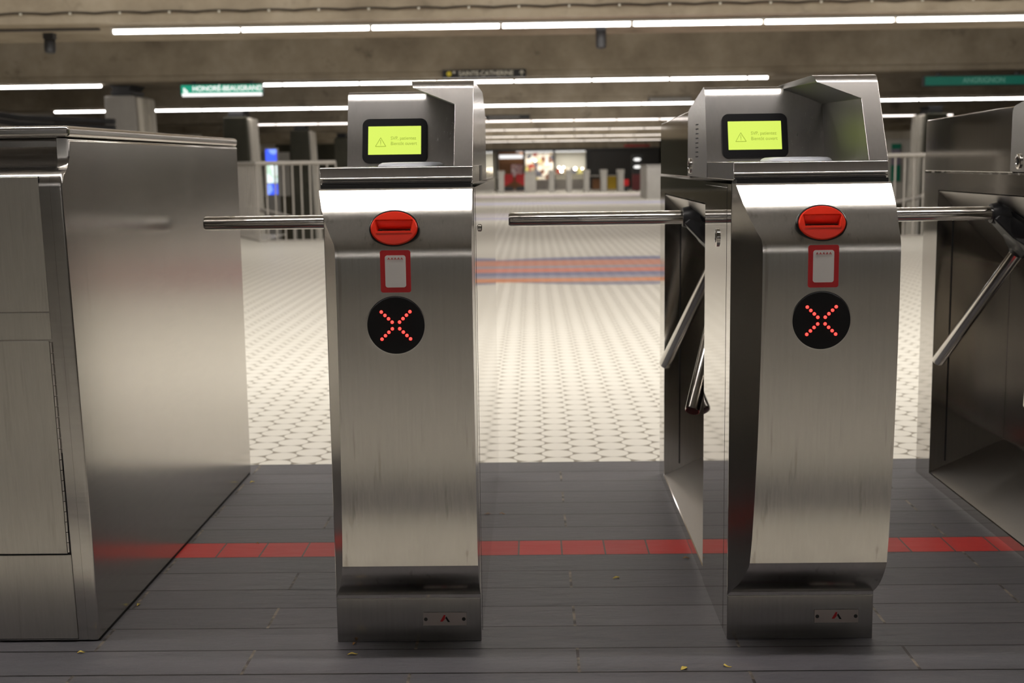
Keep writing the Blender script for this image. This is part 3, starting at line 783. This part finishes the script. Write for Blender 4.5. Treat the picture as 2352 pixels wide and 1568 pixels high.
leaf(.400, 3.262, .018, .007, 5, 'brown leaf scrap by the lower edge of the arm recess, next to the red tiles', 'leaf2')
leaf(-.945, 4.121, .017, .008, 40, 'yellow leaf scrap at the far bottom corner of the steel cabinet')
leaf(-.962, 2.935, .012, .006, 80, 'pale leaf crumb halfway along the foot of the steel cabinet')
leaf(-.100, 3.708, .016, .004, 0, 'small brown leaf scrap behind the left-hand full turnstile, beside its foot', 'leaf2')
leaf(-.78, 3.43, .008, .005, 0, 'tiny pale crumb lying on the red tiles by the steel cabinet', 'leaf2')

# ================================================================ RAILINGS
def railing(pts, label, h=1.08, pitch=.127, closed=False, mid=None):
    root = thing('stair_railing', (pts[0][0], pts[0][1], 0), label, 'railing')
    ox, oy = pts[0]
    L = [(x-ox, y-oy) for x, y in pts]
    mt, mbt = MB(), MB()
    for a, b in zip(L[:-1], L[1:]):
        mt.tube((a[0], a[1], h), (b[0], b[1], h), .030, n=14)
        mbt.tube((a[0], a[1], .012), (b[0], b[1], .012), .012, n=8)
    mt.build('handrail', 'railm', root, smooth=40); mbt.build('bottom_rail', 'railm', root, smooth=40)
    me = None
    for a, b in zip(L[:-1], L[1:]):
        d = math.hypot(b[0]-a[0], b[1]-a[1]); k = max(1, int(round(d/pitch)))
        for i in range(k):
            t = i/k; x, y = a[0]+(b[0]-a[0])*t, a[1]+(b[1]-a[1])*t
            if me is None:
                bo = MB().tube((0,0,0), (0,0,h), .012, n=8).build('baluster', 'railm', root, smooth=50); me = bo.data
            else:
                bo = bpy.data.objects.new('baluster', me); C.objects.link(bo); bo.parent = root
            bo.location = (x, y, 0)
    return root
railing([(-2.70, 17.62), (-3.78, 17.58), (-4.62, 19.45)], 'pale balustrade round the left stair opening, beside the steel cabinet')
railing([(4.66, 16.9), (7.9, 16.9)], 'pale balustrade round the right stair opening, behind the rightmost turnstile', h=1.07)
def handrail(p0, p1, label):
    root = thing('stair_handrail', p0, label, 'handrail')
    d = Vector(p1)-Vector(p0)
    MB().tube((0,0,0), d, .032, n=12).build('grip', 'railm', root, smooth=40)
    for t in (.08, .5, .92):
        q = d*t; MB().tube(q, (q.x, q.y, q.z-1.1), .016, n=8).build('post', 'railm', root)
handrail((-4.60, 20.4, .42), (-3.0, 20.4, -.02), 'pale sloping handrail inside the left stair opening')
handrail((5.0, 18.9, .30), (6.4, 18.9, .62), 'pale sloping handrail inside the right stair opening')

# ================================================================ FAR GATES
def far_gate(label):
    r = thing('far_turnstile', (0, 0, 0), label, 'turnstile', 'turnstiles in the far gate line')
    MB().box(-.13, .13, 0, 1.3, 0, .99).build('housing', 'concgrey', r)
    MB().box(-.16, .16, .05, 1.25, .99, 1.19).build('head', 'concgrey', r)
    MB().tube((-.14, .8, .88), (-.68, .8, .88), .022, n=8).build('arm', 'railm', r)
    return r
zf = -.565
fl_ = ['far turnstile before the middle of the shop window, right of the grey far cabinet', 'far turnstile before the divider between the two shop windows', 'far turnstile below the right end of the shop window', 'far turnstile between the brown crate and the yellow stand', 'last far turnstile on the right, beside the tall black sign post']
G0 = far_gate('x')
for i, x in enumerate((1.0, 1.86, 2.72, 3.58, 4.42)):
    g = G0 if i == 0 else copy_tree(G0)
    g.location = (x, 63, zf); g['label'] = fl_[i]
fg = copy_tree(G0); fg.location = (-1.50, 63, zf); fg['label'] = 'far turnstile left of the red bins'
b = thing('far_cabinet', (-.06, 63, zf), 'grey cabinet in the far gate line right beside the red bins', 'cabinet')
MB().box(-.29, .29, 0, 1.0, 0, .98).build('body', 'concgrey', b); MB().box(-.27, .27, .05, .95, .98, 1.16).build('top_box', 'concgrey', b)
# grey block standing before the right turnstile
b = thing('grey_partition', (3.62, 35, -.07), 'plain grey partition block standing left of the right-hand turnstile head', 'partition')
MB().box(-.46, .7, 0, 2.2, 0, .96).build('block', 'concgrey', b, bevel=.02); MB().box(-.48, .72, -.02, 2.22, .96, 1.0).build('coping', 'greysign', b)

# ================================================================ SHOP
zs = -.60
sh = thing('shop_front', (0, 75, zs), 'lit glazed shop front far down the hall between the turnstile heads', 'shop')
MB().box(-2.7, 7.5, 0, 3.6, 2.40, 3.3).build('fascia', 'conc', sh); MB().box(-2.7, 7.5, -.02, 3.6, 2.28, 2.40).build('lintel', 'darkm', sh)
MB().box(-2.7, 7.5, 3.5, 3.6, 0, 2.4).build('back_wall', 'shopwall', sh)
MB().box(-.36, 1.34, 2.2, 2.4, 0, 2.2).build('goods_shelf', 'goods', sh)
MB().box(1.40, 3.28, 2.9, 3.1, 0, 2.2).build('bright_shelf', 'shopwall', sh)
MB().box(1.45, 3.25, 2.4, 2.6, .9, 1.25).build('goods_counter', 'goods', sh)
MB().box(3.30, 7.5, .2, .4, 0, 2.28).build('dark_panel', plain('dark_shop_panel', srgb(44, 40, 36), .5), sh)
MB().box(-.36, 3.28, .0, .12, 0, .62).build('counter_panel', 'concgrey', sh)
for x in (-2.02, -.42, 1.34, 3.28): MB().box(x-.06, x+.06, -.05, .1, 0, 2.3).build('mullion', 'darkm', sh)
MB().box(-1.96, -.48, 1.2, 1.4, 0, 2.28).build('brown_panel', 'brown', sh)
MB().box(-1.9, -.5, .9, 1.0, 1.86, 2.08).build('light_box', 'signw', sh)
MB().box(-1.2, -.52, .8, .9, .8, 1.5).build('poster', 'poster', sh)
MB().box(-.9+.0, 3.2, 1.2, 1.3, 2.22, 2.27).build('ceiling_lamp', 'signw', sh)
kgl = NT('shop_glass'); kgl.b.inputs['Base Color'].default_value = (1,1,1,1); kgl.b.inputs['Transmission Weight'].default_value = 1; kgl.b.inputs['Roughness'].default_value = .0; kgl.b.inputs['IOR'].default_value = 1.05
M['glass'] = kgl.m
for x0, x1 in ((-.36, 1.28), (1.40, 3.22)): MB().box(x0, x1, .02, .03, .62, 2.28).build('pane', 'glass', sh)
ld = bpy.data.lights.new('shop_lamp', 'AREA'); ld.shape = 'RECTANGLE'; ld.size = 4.2; ld.size_y = .5; ld.energy = 100; ld.color = (1, .95, .86)
lo = bpy.data.objects.new('shop_lamp', ld); C.objects.link(lo); lo.location = (1.4, 76.4, 1.60)
lo.parent = None
for x, z, rr in ((-1.88, 1.02, .05), (1.62, 1.30, .065), (1.88, 1.30, .06), (1.76, 1.1, .085), (2.56, 1.22, .085), (2.98, 1.22, .05), (.22, 1.72, .06)):
    o = MB().lathe((0,0,-rr), (0,0,1), [(rr-rr*math.cos(PI*k_/8), rr*math.sin(PI*k_/8)+1e-4) for k_ in range(9)], 16).build('display_lamp', 'bulb', sh, smooth=60)
    o.location = (x, -.15, z)
def bin_(x, s, label):
    r = thing('red_bin', (x, 73, zs), label, 'bin')
    MB().prism([(-.35*s, .2), (.30*s, .55), (.30*s, .95), (-.35*s, 1.0)] if True else [], 'y', 0, .5).build('body', 'redp', r)
    MB().box(-.3, .3, .05, .45, 0, .25).build('foot', 'darkm', r)
bin_(-1.35, 1, 'left of the pair of slanted red bins before the far shop doorway')
bin_(-.60, -1, 'right of the pair of slanted red bins before the far shop doorway')
o = MB().box(-.22, .22, 0, .4, 0, .62).build('brown_box', 'brown', bevel=.01); o.location = (3.75, 74, zs); tag(o, 'brown crate seen between far turnstiles, right of the shop window', 'crate')
o = MB().prism([(-.25, 0), (.25, 0), (.25, .72), (.12, .82), (-.12, .82), (-.25, .72)], 'y', 0, .3).build('yellow_panel', 'yellowp'); o.location = (4.66, 74, zs); tag(o, 'yellow floor stand seen between far turnstiles', 'stand')
ps = thing('totem_sign', (5.45, 66, zs), 'tall black sign post with two white oval marks above a dark red base', 'sign')
MB().box(-.26, .26, 0, .25, .95, 1.95).build('sign_panel', 'signb', ps); MB().box(-.24, .24, 0, .25, .12, .95).build('base', plain('dark_red_panel', srgb(92, 16, 20), .5), ps); MB().box(-.06, .06, .05, .2, 0, .12).build('foot', 'darkm', ps)
for z in (1.70, 1.32):
    MB().prism([(.18*math.cos(q*PI/12), z+.075*math.sin(q*PI/12)) for q in range(24)], 'y', -.01, 0).build('white_oval', 'signw', ps)
rs = thing('red_stool', (5.02, 68, zs), 'small red stool left of the tall black sign post', 'stool')
MB().box(-.16, .16, 0, .3, .32, .66).build('seat', 'redp', rs, bevel=.03); MB().box(-.12, .12, .05, .25, 0, .33).build('leg', 'darkm', rs)
rf = thing('red_fascia_sign', (5.4, 66, 1.74), 'dark red sign band hanging above the tall black sign post', 'sign')
MB().box(-.62, .7, 0, .15, 0, .13).build('sign_band', plain('deep_red_sign', srgb(110, 22, 18), .5), rf)
for x in (-.4, .5): MB().box(x-.02, x+.02, .06, .10, .12, 1.57).build('hanger', 'darkm', rf)
# ================================================================ LEFT AND RIGHT BACKGROUND
k = thing('advert_screen', (-6.72, 33.0, 0), 'tall lit blue and white advertising screen seen through the left balustrade', 'screen')
MB().box(-.17, .17, 0, .12, -3.5, 1.50).build('frame', 'greysign', k)
MB().box(-.14, .14, -.012, 0, 1.13, 1.46).build('upper_panel', 'blue', k); MB().box(-.14, .14, -.012, 0, .60, 1.09).build('middle_panel', 'cyanw', k); MB().box(-.14, .14, -.012, 0, .30, .57).build('lower_panel', 'blue', k)
o = MB().prism([(.75*math.cos(q*PI/12), .75*math.sin(q*PI/12)) for q in range(24)], 'z', -.02, 1.60).build('pale_kiosk', 'greysign', smooth=40); o.location = (-9.5, 46.2, -.088); tag(o, 'pale rounded kiosk behind the lit blue screen', 'kiosk')
p = thing('wall_poster', (-7.7, 34.3, 0), 'narrow poster in red and navy left of the lit blue screen', 'poster')
MB().box(-.16, .14, 0, .05, 1.2, 1.6).build('red_part', 'redp', p); MB().box(-.16, .16, 0, .05, .7, 1.2).build('navy_part', plain('navy_paper', srgb(36, 44, 84), .6), p); MB().box(-.1, .2, 0, .05, .35, .7).build('orange_part', plain('orange_paper', srgb(190, 80, 40), .6), p); MB().box(-.02, .02, .05, .08, -3.4, .4).build('post', 'darkm', p)
d = thing('ceiling_duct', (-9.5, 20, 2.0), 'dark pipe run sloping down behind the left steel cabinet', 'duct')
mb = MB(); pts = [(-1.5, 0, .18), (.2, 0, .10), (.9, 0, -.06), (1.5, 0, -.16), (3.0, 0, -.24)]
for dz in (0, -.10):
    for a, b_ in zip(pts[:-1], pts[1:]): mb.tube((a[0], a[1], a[2]+dz), (b_[0], b_[1], b_[2]+dz), .045, n=10)
mb.build('pipe', 'darkm', d, smooth=50)
o = MB().box(-1.2, 1.2, 0, .3, -.2, 1.55).build('info_panel', 'pale', bevel=.03); o.location = (9.7, 34.5, -.02); tag(o, 'pale wall panel with green marks behind the right turnstile', 'panel')
for z0, z1, c in ((1.28, 1.42, 'teal'), (.85, 1.28, plain('violet_grey_panel', srgb(140, 132, 146), .5)), (.42, .85, 'teal')):
    MB().box(-.05, .20, -.03, 0, z0, z1).build('marking', c, o)
# dark closing wall beyond the columns, left and right of the shop
o = MB().box(-14, -2.7, 70, 70.3, -1, 3.3).build('wall_north', 'concdark'); struct(o)
o = MB().box(7.5, 16, 70, 70.3, -1, 3.3).build('wall_east', 'concdark'); struct(o)
